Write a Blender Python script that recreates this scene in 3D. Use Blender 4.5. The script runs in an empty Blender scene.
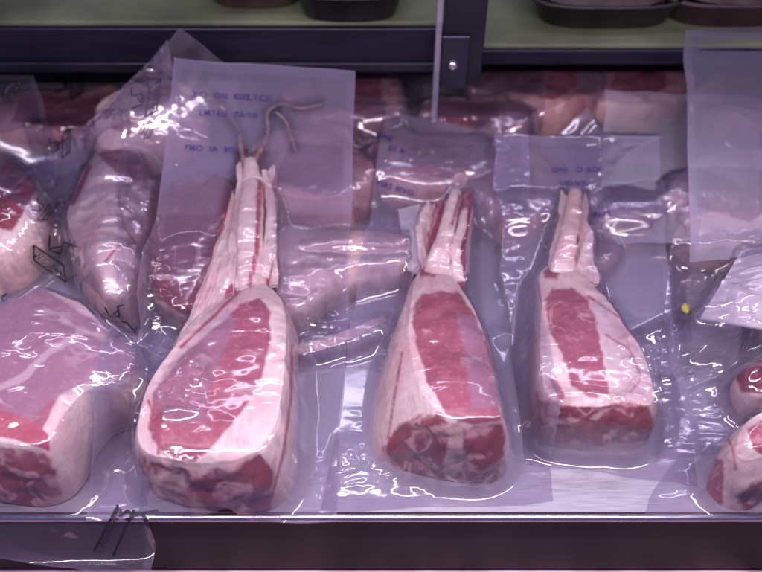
import bpy, math
import numpy as np
from mathutils import Vector, Matrix, Euler

# ------------------------------------------------------------------ camera, world, lamps
SC = bpy.context.scene
COL = SC.collection
PITCH = math.radians(46.0)
HF = math.radians(50.0)
CAMZ = 0.45
cam = bpy.data.cameras.new('camera')
cam.sensor_width = 36.0
cam.lens = 18.0/math.tan(HF/2)
cam.clip_start = 0.01; cam.clip_end = 50
cam_o = bpy.data.objects.new('camera', cam)
COL.objects.link(cam_o)
cam_o.location = (0, 0, CAMZ)
cam_o.rotation_euler = (math.pi/2-PITCH, 0, 0)
cam.dof.use_dof = True
cam.dof.focus_distance = 0.53
cam.dof.aperture_fstop = 4.8
SC.camera = cam_o
FPX = 381.0/math.tan(HF/2)

w = bpy.data.worlds.new('World'); SC.world = w
w.use_nodes = True
bg = w.node_tree.nodes['Background']
bg.inputs['Color'].default_value = (0.32, 0.26, 0.70, 1)
bg.inputs['Strength'].default_value = 0.23

def area(name, loc, target, sx, sy, power, col):
    l = bpy.data.lights.new(name, 'AREA'); l.shape = 'RECTANGLE'
    l.size = sx; l.size_y = sy; l.energy = power; l.color = col
    o = bpy.data.objects.new(name, l); COL.objects.link(o)
    o.location = loc
    o.rotation_euler = (Vector(target)-Vector(loc)).to_track_quat('-Z', 'Y').to_euler()
area('tube_lamp_front', (0.02, 0.215, 0.37), (0.02, 0.32, 0), 0.80, 0.014, 3.4, (1.0, 0.85, 0.94))
area('tube_lamp_rear', (0.0, 0.66, 0.50), (0.0, 0.40, 0), 1.0, 0.010, 0.9, (0.80, 0.76, 1.0))

SC.view_settings.view_transform = 'Standard'
SC.view_settings.look = 'None'
SC.view_settings.exposure = 0.22
try:
    SC.render.engine = 'CYCLES'
    SC.cycles.transparent_max_bounces = 32
    SC.cycles.max_bounces = 10
    SC.cycles.caustics_reflective = False
    SC.cycles.caustics_refractive = False
except Exception:
    pass

# ------------------------------------------------------------------ geometry helpers
cp, sp = math.cos(PITCH), math.sin(PITCH)
def W(px, py, z=0.0):
    """point of the horizontal plane z that the photograph shows at (px, py)"""
    px = np.asarray(px, float); py = np.asarray(py, float); z = np.asarray(z, float)
    a = (px-381.0)/FPX; b = (286.0-py)/FPX
    dy = cp + b*sp; dz = -sp + b*cp
    t = (z-CAMZ)/dz
    return np.stack([a*t, dy*t, z+0*t], -1)
def proj(P):
    x, y, z = P[..., 0], P[..., 1], P[..., 2]-CAMZ
    d = y*cp - z*sp
    u = y*sp + z*cp
    return np.stack([381+FPX*x/d, 286-FPX*u/d], -1)

def _h(i, j, k, s):
    n = (i*374761393 + j*668265263 + k*2147483647 + s*1274126177) & 0xffffffff
    n = ((n ^ (n >> 13))*1274126177) & 0xffffffff
    n = ((n ^ (n >> 16))*2246822519) & 0xffffffff
    return ((n ^ (n >> 15)) & 0xffff)/65535.0
def vnoise(P, scale, seed=0):
    Q = P*scale
    I = np.floor(Q).astype(np.int64); F = Q-I; F = F*F*(3-2*F)
    r = 0
    for a in (0, 1):
        for b in (0, 1):
            for c in (0, 1):
                wt = (F[..., 0] if a else 1-F[..., 0])*(F[..., 1] if b else 1-F[..., 1])*(F[..., 2] if c else 1-F[..., 2])
                r = r + wt*_h(I[..., 0]+a, I[..., 1]+b, I[..., 2]+c, seed)
    return r*2-1
def fbm(P, scale, oct=3, seed=0):
    r = 0; a = 1; t = 0
    for o in range(oct):
        r = r + a*vnoise(P, scale*2**o, seed+o*7); t += a; a *= 0.5
    return r/t

def sdf(pts, poly):
    """signed distance (negative inside) of pts (N,2) to a polygon"""
    poly = np.asarray(poly, float)
    A = poly; B = np.roll(poly, -1, 0)
    d = np.full(len(pts), 1e9); ins = np.zeros(len(pts), bool)
    for a, b in zip(A, B):
        ab = b-a; ap = pts-a
        t = np.clip((ap@ab)/max(ab@ab, 1e-9), 0, 1)
        d = np.minimum(d, np.hypot(*(ap-t[:, None]*ab).T))
        c = ((a[1] > pts[:, 1]) != (b[1] > pts[:, 1]))
        with np.errstate(divide='ignore', invalid='ignore'):
            xx = (b[0]-a[0])*(pts[:, 1]-a[1])/(b[1]-a[1]+1e-12)+a[0]
        ins ^= c & (pts[:, 0] < xx)
    return np.where(ins, -d, d)
def stroke(line, wdt):
    """polygon round a polyline, for veins and seams"""
    L = np.asarray(line, float)
    T = np.gradient(L, axis=0); T /= np.linalg.norm(T, axis=1)[:, None]
    N = np.stack([-T[:, 1], T[:, 0]], 1)*wdt/2
    return np.concatenate([L+N, (L-N)[::-1]])

def catmull(P, n, closed=True):
    P = np.asarray(P, float); m = len(P)
    idx = np.arange(m)
    if closed:
        g = lambda i: P[i % m]; segs = m
    else:
        g = lambda i: P[min(max(i, 0), m-1)]; segs = m-1
    out = []
    for s in range(segs):
        p0, p1, p2, p3 = g(s-1), g(s), g(s+1), g(s+2)
        for t in np.linspace(0, 1, 24, endpoint=False):
            out.append(0.5*((2*p1)+(-p0+p2)*t+(2*p0-5*p1+4*p2-p3)*t*t+(-p0+3*p1-3*p2+p3)*t**3))
    if not closed: out.append(P[-1])
    out = np.array(out)
    q = np.concatenate([out, out[:1]]) if closed else out
    d = np.concatenate([[0], np.cumsum(np.linalg.norm(np.diff(q[:, :2], axis=0), axis=1))])
    tt = np.linspace(0, d[-1], n, endpoint=not closed)
    return np.stack([np.interp(tt, d, q[:, k]) for k in range(q.shape[1])], 1)

# global height field: what the films lie on
GX0, GY0, GS = -0.62, 0.12, 0.0015
GNX, GNY = 830, 620
HF_ = np.zeros((GNY, GNX))
HF_[:int((0.241-GY0)/GS), :] = -0.030
def splat(V, dil=1):
    i = ((V[:, 0]-GX0)/GS).round().astype(int); j = ((V[:, 1]-GY0)/GS).round().astype(int)
    ok = (i >= 0) & (i < GNX) & (j >= 0) & (j < GNY)
    T = np.full_like(HF_, -1.0)
    np.maximum.at(T, (j[ok], i[ok]), V[ok, 2])
    for _ in range(dil):
        U = T.copy()
        U[1:] = np.maximum(U[1:], T[:-1]); U[:-1] = np.maximum(U[:-1], T[1:])
        T = U.copy()
        T[:, 1:] = np.maximum(T[:, 1:], U[:, :-1]); T[:, :-1] = np.maximum(T[:, :-1], U[:, 1:])
    np.maximum(HF_, T, out=HF_)
def height(x, y):
    fx = np.clip((x-GX0)/GS, 0, GNX-1.001); fy = np.clip((y-GY0)/GS, 0, GNY-1.001)
    i = fx.astype(int); j = fy.astype(int); a = fx-i; b = fy-j
    return (HF_[j, i]*(1-a)*(1-b)+HF_[j, i+1]*a*(1-b)+HF_[j+1, i]*(1-a)*b+HF_[j+1, i+1]*a*b)

def link(name, V, Fs, mat, parent=None, attrs=None, smooth=True, normals=None):
    me = bpy.data.meshes.new(name)
    V = np.asarray(V, float)
    if parent is not None:
        off = np.array(world_loc(parent)); V = V-off
    me.from_pydata(V.tolist(), [], [tuple(int(i) for i in f) for f in Fs])
    if attrs:
        for k, a in attrs.items():
            at = me.attributes.new(k, 'FLOAT', 'POINT')
            at.data.foreach_set('value', np.asarray(a, np.float32))
    if smooth:
        me.polygons.foreach_set('use_smooth', [True]*len(me.polygons))
    me.materials.append(mat)
    me.update()
    if normals is not None:
        me.normals_split_custom_set_from_vertices([tuple(n) for n in normals])
    o = bpy.data.objects.new(name, me); COL.objects.link(o)
    if parent is not None: o.parent = parent
    return o
def world_loc(o):
    l = Vector(o.location)
    while o.parent is not None:
        o = o.parent; l += o.location
    return l
def thing(name, label, cat, loc, group=None):
    o = bpy.data.objects.new(name, None); COL.objects.link(o)
    o.location = loc; o.empty_display_size = 0.02
    o['label'] = label; o['category'] = cat
    if group: o['group'] = group
    return o
def tag(o, label, cat, group=None):
    o['label'] = label; o['category'] = cat
    if group: o['group'] = group
def vnormals(V, F):
    F = np.asarray(F); n = np.zeros_like(V)
    a, b, c, d = (V[F[:, k]] for k in range(4))
    fn = np.cross(c-a, d-b)
    for k in range(4): np.add.at(n, F[:, k], fn)
    return n/np.maximum(np.linalg.norm(n, axis=1), 1e-12)[:, None]

def gridfaces(nr, nc, closed):
    r = np.arange(nr-1)[:, None]; c = np.arange(nc if closed else nc-1)[None]
    a = r*nc+c; b = r*nc+(c+1) % nc
    return np.stack([a, b, b+nc, a+nc], -1).reshape(-1, 4)

def box(x0, x1, y0, y1, z0, z1, bev=0.0):
    import bmesh
    bm = bmesh.new()
    bmesh.ops.create_cube(bm, size=1)
    for v in bm.verts:
        v.co = Vector(((x0+x1)/2+v.co.x*(x1-x0), (y0+y1)/2+v.co.y*(y1-y0), (z0+z1)/2+v.co.z*(z1-z0)))
    if bev: bmesh.ops.bevel(bm, geom=bm.edges[:], offset=bev, segments=4, affect='EDGES', profile=0.5)
    bm.verts.index_update()
    V = np.array([v.co[:] for v in bm.verts]); F = [[v.index for v in f.verts] for f in bm.faces]
    bm.free()
    return V, F
def merge(parts):
    V = []; F = []; o = 0
    for v, f in parts:
        V.append(np.asarray(v)); F += [[int(i)+o for i in q] for q in f]; o += len(v)
    return np.concatenate(V), F

def tube(path, radii, n=16, flat=1.0, seed=0, rough=0.0, seg=60):
    """path (k,3), radii (k,) -> closed tapered tube, 'flat' squeezes it vertically"""
    A = np.concatenate([np.asarray(path, float), np.asarray(radii, float)[:, None]], 1)
    A = catmull(A, seg, closed=False)
    P, R = A[:, :3], A[:, 3]
    T = np.gradient(P, axis=0); T /= np.linalg.norm(T, axis=1)[:, None]
    up = np.array([0, 0, 1.0])
    S = np.cross(T, up); S /= np.maximum(np.linalg.norm(S, axis=1), 1e-6)[:, None]
    U = np.cross(S, T)
    th = np.linspace(0, 2*math.pi, n, endpoint=False)
    V = P[:, None]+R[:, None, None]*(np.cos(th)[None, :, None]*S[:, None]+flat*np.sin(th)[None, :, None]*U[:, None])
    if rough: V = V+rough*fbm(V, 160, 3, seed)[..., None]*np.array([1, .6, 1])
    V = V.reshape(-1, 3)
    F = gridfaces(seg, n, True).tolist()
    V = np.concatenate([V, P[:1], P[-1:]])
    k = len(V)
    for i in range(n):
        F.append([k-2, (i+1) % n, i]); F.append([k-1, (seg-1)*n+i, (seg-1)*n+(i+1) % n])
    return V, F

# ------------------------------------------------------------------ materials
def mat(name):
    m = bpy.data.materials.new(name); m.use_nodes = True
    nt = m.node_tree
    for n in list(nt.nodes): nt.nodes.remove(n)
    out = nt.nodes.new('ShaderNodeOutputMaterial')
    return m, nt, out
def nd(nt, t, **kw):
    n = nt.nodes.new(t)
    for k, v in kw.items():
        if k in n.inputs: n.inputs[k].default_value = v
        else: setattr(n, k, v)
    return n
def ramp(nt, fac, a, b, c0=(0, 0, 0, 1), c1=(1, 1, 1, 1)):
    r = nt.nodes.new('ShaderNodeMapRange'); r.interpolation_type = 'SMOOTHSTEP'
    r.inputs[1].default_value = a; r.inputs[2].default_value = b
    r.inputs[3].default_value = c0[0]; r.inputs[4].default_value = c1[0]
    nt.links.new(fac, r.inputs[0]); return r.outputs[0]
def mixc(nt, fac, A, B):
    m = nt.nodes.new('ShaderNodeMix'); m.data_type = 'RGBA'
    for s, v in ((0, fac), (6, A), (7, B)):
        if isinstance(v, (tuple, float, int)): m.inputs[s].default_value = v
        else: nt.links.new(v, m.inputs[s])
    return m.outputs[2]
def math_(nt, op, a, b=None, c=None):
    m = nt.nodes.new('ShaderNodeMath'); m.operation = op
    for s, v in ((0, a), (1, b), (2, c)):
        if v is None: continue
        if isinstance(v, (float, int)): m.inputs[s].default_value = v
        else: nt.links.new(v, m.inputs[s])
    return m.outputs[0]

def flesh(name, fat=(0.88, 0.73, 0.67), lean=(0.35, 0.100, 0.138), dark=(0.33, 0.09, 0.105),
          bone=(0.72, 0.52, 0.46), vein=(0.44, 0.085, 0.125), fatpink=(0.80, 0.52, 0.51), marble=0.38):
    """one procedural meat: signed-distance attributes (in pixels) tell fat, lean, cut end, bone, veins apart"""
    m, nt, out = mat(name)
    tc = nd(nt, 'ShaderNodeTexCoord'); L = nt.links.new
    pos = tc.outputs['Object']
    n1 = nd(nt, 'ShaderNodeTexNoise', Scale=90.0, Detail=5.0, Roughness=0.6); L(pos, n1.inputs['Vector'])
    n2 = nd(nt, 'ShaderNodeTexNoise', Scale=28.0, Detail=4.0, Roughness=0.55); L(pos, n2.inputs['Vector'])
    n3 = nd(nt, 'ShaderNodeTexNoise', Scale=330.0, Detail=3.0); L(pos, n3.inputs['Vector'])
    # fat: cream to pink with fine blood tint
    f = mixc(nt, ramp(nt, n2.outputs[0], 0.38, 0.70), fat+(1,), fatpink+(1,))
    f = mixc(nt, ramp(nt, n1.outputs[0], 0.55, 0.8), f, tuple(c*0.8 for c in fatpink)+(1,))
    ms = nd(nt, 'ShaderNodeMapping'); L(pos, ms.inputs[0]); ms.inputs['Scale'].default_value = (1.0, 0.22, 0.6)
    n4 = nd(nt, 'ShaderNodeTexNoise', Scale=170.0, Detail=4.0, Roughness=0.6, Distortion=0.4); L(ms.outputs[0], n4.inputs['Vector'])
    f = mixc(nt, math_(nt, 'MULTIPLY', ramp(nt, n4.outputs[0], 0.52, 0.72), 0.55), f, tuple(c*0.72 for c in fatpink)+(1,))
    # marbling: thin ridges of warped noise
    wn = nd(nt, 'ShaderNodeTexNoise', Scale=34.0, Detail=3.0, Roughness=0.5, Distortion=0.9); L(pos, wn.inputs['Vector'])
    rid = math_(nt, 'ABSOLUTE', math_(nt, 'SUBTRACT', wn.outputs[0], 0.5))
    veins = ramp(nt, rid, 0.035, 0.0)
    gate = ramp(nt, n2.outputs[0], 0.50, 0.62)
    mar = math_(nt, 'MULTIPLY', math_(nt, 'MULTIPLY', veins, gate), marble)
    grain = mixc(nt, ramp(nt, n1.outputs[0], 0.35, 0.7), lean+(1,), tuple(c*1.22 for c in lean)+(1,))
    grain = mixc(nt, math_(nt, 'MULTIPLY', ramp(nt, n3.outputs[0], 0.55, 0.72), 0.22), grain, fatpink+(1,))
    le = mixc(nt, mar, grain, fat+(1,))
    # cut end: mottled dark with gristle
    mn = nd(nt, 'ShaderNodeTexNoise', Scale=48.0, Detail=2.5, Roughness=0.5, Distortion=0.5); L(pos, mn.inputs['Vector'])
    dk = mixc(nt, ramp(nt, mn.outputs[0], 0.42, 0.60), dark+(1,), tuple(c*0.95 for c in lean)+(1,))
    dk = mixc(nt, math_(nt, 'MULTIPLY', ramp(nt, math_(nt, 'ABSOLUTE', math_(nt, 'SUBTRACT', mn.outputs[0], 0.56)), 0.07, 0.0), 0.7), dk, fatpink+(1,))
    col = f
    wob = math_(nt, 'MULTIPLY', math_(nt, 'SUBTRACT', n1.outputs[0], 0.5), 9.0)
    for att, c, soft in (('lean', le, 2.0), ('dark', dk, 3.0), ('bone', bone+(1,), 2.0), ('vein', vein+(1,), 1.6)):
        a = nd(nt, 'ShaderNodeAttribute', attribute_name=att)
        v = math_(nt, 'ADD', a.outputs['Fac'], math_(nt, 'MULTIPLY', wob, {'vein': 0.35, 'dark': 1.8, 'lean': 1.0, 'bone': 1.3}[att]))
        col = mixc(nt, ramp(nt, v, soft, -soft), col, c)
    b = nd(nt, 'ShaderNodeBsdfPrincipled')
    L(col, b.inputs['Base Color'])
    b.inputs['Roughness'].default_value = 0.38
    b.inputs['Subsurface Weight'].default_value = 0.0
    b.inputs['Subsurface Radius'].default_value = (0.006, 0.002, 0.0015)
    b.inputs['Subsurface Scale'].default_value = 1.0
    bp = nd(nt, 'ShaderNodeBump', Strength=0.55, Distance=0.0014)
    hh = math_(nt, 'ADD', math_(nt, 'ADD', n1.outputs[0], math_(nt, 'MULTIPLY', n4.outputs[0], 0.7)), math_(nt, 'MULTIPLY', n3.outputs[0], 0.25))
    L(hh, bp.inputs['Height']); L(bp.outputs[0], b.inputs['Normal'])
    L(b.outputs[0], out.inputs[0])
    return m

def film(name, tint=(0.945, 0.915, 0.97), milkcol=(0.47, 0.40, 0.60), rough=0.10, crinkle=1.0, scale=34.0, emboss=0.0):
    """clear plastic film: transparent + a milky share + a glossy coat on crinkled normals"""
    m, nt, out = mat(name); L = nt.links.new
    tc = nd(nt, 'ShaderNodeTexCoord'); pos = tc.outputs['Object']
    mp = nd(nt, 'ShaderNodeMapping'); L(pos, mp.inputs[0]); mp.inputs['Scale'].default_value = (0.55, 1.5, 1)
    r1 = nd(nt, 'ShaderNodeTexNoise', Scale=scale, Detail=2.0, Roughness=0.5, Distortion=0.8); L(mp.outputs[0], r1.inputs['Vector'])
    ridge = math_(nt, 'ABSOLUTE', math_(nt, 'SUBTRACT', r1.outputs[0], 0.5))
    ridge = ramp(nt, ridge, 0.0, 0.16)
    cr = nd(nt, 'ShaderNodeAttribute', attribute_name='crease')
    hgt = math_(nt, 'MULTIPLY', ridge, 0.9)
    hgt = math_(nt, 'MULTIPLY', hgt, cr.outputs['Fac'])
    bp = nd(nt, 'ShaderNodeBump', Strength=0.75*crinkle, Distance=0.0022); L(hgt, bp.inputs['Height'])
    tr = nd(nt, 'ShaderNodeBsdfTransparent', Color=tint+(1,))
    df = nd(nt, 'ShaderNodeBsdfDiffuse', Color=milkcol+(1,)); L(bp.outputs[0], df.inputs['Normal'])
    tl = nd(nt, 'ShaderNodeBsdfTranslucent', Color=milkcol+(1,))
    dm = nd(nt, 'ShaderNodeMixShader'); dm.inputs[0].default_value = 0.4; L(df.outputs[0], dm.inputs[1]); L(tl.outputs[0], dm.inputs[2])
    mk = nd(nt, 'ShaderNodeAttribute', attribute_name='milk')
    mk2 = mk.outputs['Fac']
    m1 = nd(nt, 'ShaderNodeMixShader'); L(mk2, m1.inputs[0]); L(tr.outputs[0], m1.inputs[1]); L(dm.outputs[0], m1.inputs[2])
    gl = nd(nt, 'ShaderNodeBsdfGlossy', Color=(1, 1, 1, 1), Roughness=rough); L(bp.outputs[0], gl.inputs['Normal'])
    fr = nd(nt, 'ShaderNodeFresnel', IOR=1.8); L(bp.outputs[0], fr.inputs['Normal'])
    m2 = nd(nt, 'ShaderNodeMixShader')
    L(math_(nt, 'MINIMUM', math_(nt, 'MULTIPLY', fr.outputs[0], 1.0), 0.45), m2.inputs[0])
    L(m1.outputs[0], m2.inputs[1]); L(gl.outputs[0], m2.inputs[2])
    L(m2.outputs[0], out.inputs[0])
    return m

def plain(name, col, rough=0.5, metal=0.0, noise=0.1, scale=40.0, bump=0.2, stretch=(1, 1, 1), spec=0.5):
    m, nt, out = mat(name); L = nt.links.new
    tc = nd(nt, 'ShaderNodeTexCoord')
    mp = nd(nt, 'ShaderNodeMapping'); L(tc.outputs['Object'], mp.inputs[0]); mp.inputs['Scale'].default_value = stretch
    n = nd(nt, 'ShaderNodeTexNoise', Scale=scale, Detail=6.0); L(mp.outputs[0], n.inputs['Vector'])
    c = mixc(nt, ramp(nt, n.outputs[0], 0.3, 0.7), tuple(x*(1-noise) for x in col)+(1,), tuple(min(1, x*(1+noise)) for x in col)+(1,))
    b = nd(nt, 'ShaderNodeBsdfPrincipled', Roughness=rough, Metallic=metal); L(c, b.inputs['Base Color'])
    b.inputs['Specular IOR Level'].default_value = spec
    rr = ramp(nt, n.outputs[0], 0.2, 0.8, (max(0.02, rough*0.8),), (min(1, rough*1.2),)); L(rr, b.inputs['Roughness'])
    bp = nd(nt, 'ShaderNodeBump', Strength=bump, Distance=0.0004); L(n.outputs[0], bp.inputs['Height']); L(bp.outputs[0], b.inputs['Normal'])
    L(b.outputs[0], out.inputs[0]); return m

M_steel = plain('brushed_steel', (0.44, 0.42, 0.50), 0.46, 0.8, 0.03, 60, 0.01, (1, 14, 8))
M_lip = plain('steel_lip', (0.86, 0.84, 0.88), 0.26, 1.0, 0.03, 40, 0.05)
M_front = plain('dark_fascia', (0.020, 0.020, 0.026), 0.50, 0.0, 0.6, 5, 0.05, spec=0.25)
M_ledge = plain('olive_ledge', (0.13, 0.15, 0.09), 0.5, 0.0, 0.45, 7, 0.1)
M_rail = plain('dark_rail', (0.009, 0.008, 0.022), 0.38, 0.2, 0.2, 20, 0.1, (1, 8, 8))
M_post = plain('black_post', (0.012, 0.010, 0.020), 0.45, 0.3, 0.2, 30, 0.1)
M_plate = plain('grey_plate', (0.055, 0.050, 0.085), 0.30, 0.8, 0.1, 30, 0.1)
M_screw = plain('screw_steel', (0.80, 0.80, 0.82), 0.15, 1.0, 0.05, 60, 0.1)
M_floor2 = plain('recess_steel', (0.10, 0.07, 0.12), 0.4, 0.5, 0.3, 10, 0.1)
M_paper = plain('wax_paper', (0.58, 0.53, 0.60), 0.6, 0.0, 0.06, 60, 0.4)
M_ink = plain('black_ink', (0.012, 0.010, 0.020), 0.5, 0, 0.1, 60, 0)
M_inkp = plain('violet_ink', (0.035, 0.010, 0.16), 0.5, 0, 0.1, 60, 0)
M_tendon = plain('tendon', (0.42, 0.26, 0.18), 0.35, 0, 0.3, 120, 0.4)
M_traydark = plain('dark_dish', (0.02, 0.018, 0.02), 0.35, 0, 0.3, 30, 0.2)
M_traybrown = plain('brown_dish', (0.05, 0.028, 0.03), 0.5, 0, 0.3, 30, 0.2)
M_yellow = plain('yellow_tab', (0.40, 0.36, 0.10), 0.5, 0, 0.2, 60, 0.2)
M_pinkled = plain('lower_ledge', (0.55, 0.34, 0.40), 0.4, 0, 0.45, 30, 0.2)

MEAT = flesh('veal_flesh')
MEAT_DEEP = flesh('veal_flesh_deep', lean=(0.26, 0.045, 0.06), dark=(0.12, 0.014, 0.022), marble=0.6)
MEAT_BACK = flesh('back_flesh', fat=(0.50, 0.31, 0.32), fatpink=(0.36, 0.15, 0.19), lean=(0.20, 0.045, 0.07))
FILM = film('clear_film', crinkle=1.0)
FILM_EMB = film('embossed_film', crinkle=1.0, rough=0.12, emboss=0.05, scale=28)
FILM_SOFT = film('soft_film', crinkle=0.7, rough=0.34, scale=30)
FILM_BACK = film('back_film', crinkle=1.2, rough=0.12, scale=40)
PAL = {'fat': MEAT, 'deep': MEAT_DEEP, 'back': MEAT_BACK}

# ------------------------------------------------------------------ the case
XE = 0.75
Y0 = 0.2405
# tray with rounded front lip, swept profile along x
prof = [(0.90, 0.0), (0.30, 0.0), (Y0+0.0040, 0.0), (Y0+0.0030, 0.0012), (Y0+0.0012, 0.0020), (Y0-0.0006, 0.0016), (Y0-0.0016, 0.0002), (Y0-0.0018, -0.004), (Y0-0.0004, -0.0045), (Y0+0.001, -0.0045), (0.90, -0.0045)]
def sweep(prof, x0, x1):
    n = len(prof)
    V = [(x0, y, z) for y, z in prof]+[(x1, y, z) for y, z in prof]
    F = [[i, (i+1) % n, n+(i+1) % n, n+i] for i in range(n)]
    F += [list(range(n))[::-1], list(range(n, 2*n))]
    return np.array(V), F
V, F = sweep([(0.90, 0.0), (Y0+0.0042, 0.0), (Y0+0.0042, -0.0045), (0.90, -0.0045)], -XE, XE)
tray = link('shelf_surface', V, F, M_steel, smooth=False); tray['kind'] = 'structure'
V, F = sweep([(Y0+0.0005+0.0022*math.cos(a), -0.0006+0.0024*math.sin(a)) for a in np.linspace(0, 2*math.pi, 28, endpoint=False)], -XE, XE)
lip = link('shelf_lip', V, F, M_lip, smooth=True); lip['kind'] = 'structure'
V, F = sweep([(Y0+0.004, -0.0048), (Y0+0.001, -0.0050), (Y0-0.003, -0.060), (Y0+0.03, -0.062)], -XE, XE)
fas = link('shelf_front', V, F, M_front, smooth=False); fas['kind'] = 'structure'
V, F = sweep([(Y0+0.03, -0.064), (Y0-0.006, -0.064), (Y0-0.08, -0.075), (Y0-0.08, -0.09), (Y0+0.03, -0.09)], -XE, XE)
low = link('lower_shelf', V, F, M_pinkled, smooth=False); low['kind'] = 'structure'
# back of the case: ledge above a dark recess
YL = 0.62
zl0 = float(W(381, 72, 0)[1])*0
def zat(py, Y):
    b = (286-py)/FPX
    return CAMZ + Y*(-sp+b*cp)/(cp+b*sp)
zt, zb = zat(24, YL), zat(70, YL)
ztr = zat(47, YL)
xpost = float(W(462, 60, zat(60, YL))[0])
V, F = merge([box(-0.9, xpost, YL+0.004, 1.6, zt-0.008, zt, 0.001)])
o = link('rear_ledge', V, F, M_ledge, smooth=False); o['kind'] = 'structure'
V, F = box(xpost, 0.9, YL+0.004, 1.6, ztr-0.008, ztr, 0.001)
o = link('rear_ledge', V, F, M_ledge, smooth=False); o['kind'] = 'structure'
V, F = merge([box(-0.9, xpost, YL-0.004, YL+0.003, zb, zt-0.002, 0.0015), box(-0.9, xpost, YL-0.010, YL-0.0045, zb+0.004, zb+0.012, 0.001)])
o = link('ledge_rail', V, F, M_rail, smooth=False); o['kind'] = 'structure'
V, F = box(xpost, 0.9, YL-0.002, YL+0.003, zb+0.006, ztr-0.002, 0.001)
o = link('ledge_rail', V, F, M_rail, smooth=False); o['kind'] = 'structure'
V, F = box(-0.9, 0.9, 0.93, 0.94, -0.02, zb+0.02, 0)
o = link('recess_wall', V, F, M_floor2, smooth=False); o['kind'] = 'structure'
V, F = box(-0.9, 0.9, 1.58, 1.62, -0.02, 0.9, 0)
o = link('back_wall', V, F, M_ledge, smooth=False); o['kind'] = 'structure'

# upright post with its plate and screw
YP = YL-0.03
def xz(px, py, Y):
    b = (286-py)/FPX; t = Y/(cp+b*sp)
    return (px-381)/FPX*t, zat(py, Y)
xa, zlo = xz(441, 86, YP); xb, _ = xz(480, 86, YP)
post = thing('support_post', 'black upright post with a screwed grey plate at the back of the case', 'post', ((xa+xb)/2, YP, zlo))
V, F = box(xa, xb, YP, YP+0.02, zlo, 0.62, 0.001); link('upright', V, F, M_post, post, smooth=False)
xc, z1 = xz(442, 36, YP-0.003); xd, z0 = xz(466, 88, YP-0.003)
V, F = box(xc, xd, YP-0.0035, YP-0.0005, z0, z1, 0.0012); pl = link('mounting_plate', V, F, M_plate, post, smooth=False)
sx, sz = xz(453, 66, YP-0.005)
th = np.linspace(0, 2*math.pi, 24, endpoint=False)
rings = []
for r, dy in ((0.0042, 0), (0.0042, -0.0012), (0.0034, -0.0026), (0.0018, -0.0034), (0.0004, -0.0036)):
    rings.append(np.stack([sx+r*np.cos(th), np.full(24, YP-0.0035+dy), sz+r*np.sin(th)], 1))
V = np.concatenate(rings); F = gridfaces(5, 24, True).tolist()+[list(range(96, 120))]
link('screw', V, F, M_screw, pl)

m, nt, out = mat('pane_glass')
tr = nd(nt, 'ShaderNodeBsdfTransparent', Color=(0.86, 0.88, 0.93, 1)); g = nd(nt, 'ShaderNodeBsdfGlossy', Roughness=0.03)
df = nd(nt, 'ShaderNodeBsdfDiffuse', Color=(0.45, 0.42, 0.60, 1))
mx0 = nd(nt, 'ShaderNodeMixShader'); mx0.inputs[0].default_value = 0.25; nt.links.new(tr.outputs[0], mx0.inputs[1]); nt.links.new(df.outputs[0], mx0.inputs[2])
mx = nd(nt, 'ShaderNodeMixShader'); mx.inputs[0].default_value = 0.12
nt.links.new(mx0.outputs[0], mx.inputs[1]); nt.links.new(g.outputs[0], mx.inputs[2]); nt.links.new(mx.outputs[0], out.inputs[0])
M_glass = m
xg, zg = xz(434, 122, YP-0.012)
V, F = box(xg-0.0022, xg+0.0022, YP-0.012, YP-0.003, zg, 0.62, 0.0006)
o = link('glass_divider', V, F, M_glass, smooth=False); tag(o, 'narrow upright glass edge left of the black post', 'glass panel')

# dishes on the ledge, mostly out of frame
def dish(cx, cy, z, rx, ry, h, mt, label):
    th = np.linspace(0, 2*math.pi, 64, endpoint=False)
    sq = lambda c, s: (np.sign(c)*np.abs(c)**0.6, np.sign(s)*np.abs(s)**0.6)
    c, s = sq(np.cos(th), np.sin(th)); R = []
    for f, zz in ((0.80, 0.0), (0.86, 0.002), (1.0, h), (1.05, h), (1.05, h+0.002), (0.97, h+0.002), (0.82, 0.004), (0.4, 0.003), (0.01, 0.003)):
        R.append(np.stack([cx+rx*f*c, cy+ry*f*s, np.full(64, z+zz)], 1))
    V = np.concatenate(R)
    t = thing('serving_dish', label, 'dish', (cx, cy, z), 'dishes on the rear ledge')
    link('dish_body', V, gridfaces(9, 64, True).tolist()+[list(range(64))[::-1]], mt, t)
    # lumpy contents
    th2 = np.linspace(0, 2*math.pi, 48, endpoint=False); R = []
    for f in np.linspace(0.85, 0.01, 14):
        R.append(np.stack([cx+rx*f*np.cos(th2), cy+ry*f*np.sin(th2), z+0.004+h*1.3*np.sqrt(1-f*f)+0*th2], 1))
    V = np.concatenate(R); V[:, 2] += 0.006*fbm(V, 60, 3, 3)
    link('contents', V, gridfaces(14, 48, True), M_traybrown, t)
def on_ledge(px, py, z):
    p = W(px, py, z); return float(p[0]), float(p[1])
x, y = on_ledge(350, 9, zt); dish(x, y, zt+0.001, 0.045, 0.03, 0.022, M_traydark, 'black rectangular dish on the olive ledge left of the post')
x, y = on_ledge(258, -4, zt); dish(x, y, zt+0.001, 0.042, 0.03, 0.02, M_traybrown, 'brown dish on the olive ledge beside the black dish')
x, y = on_ledge(600, 14, ztr); dish(x, y, ztr+0.001, 0.065, 0.035, 0.022, M_traydark, 'wide dark dish of brown food on the ledge right of the post')
x, y = on_ledge(720, 10, ztr); dish(x, y, ztr+0.001, 0.06, 0.04, 0.022, M_traybrown, 'brown dish at the far right end of the ledge')

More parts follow.
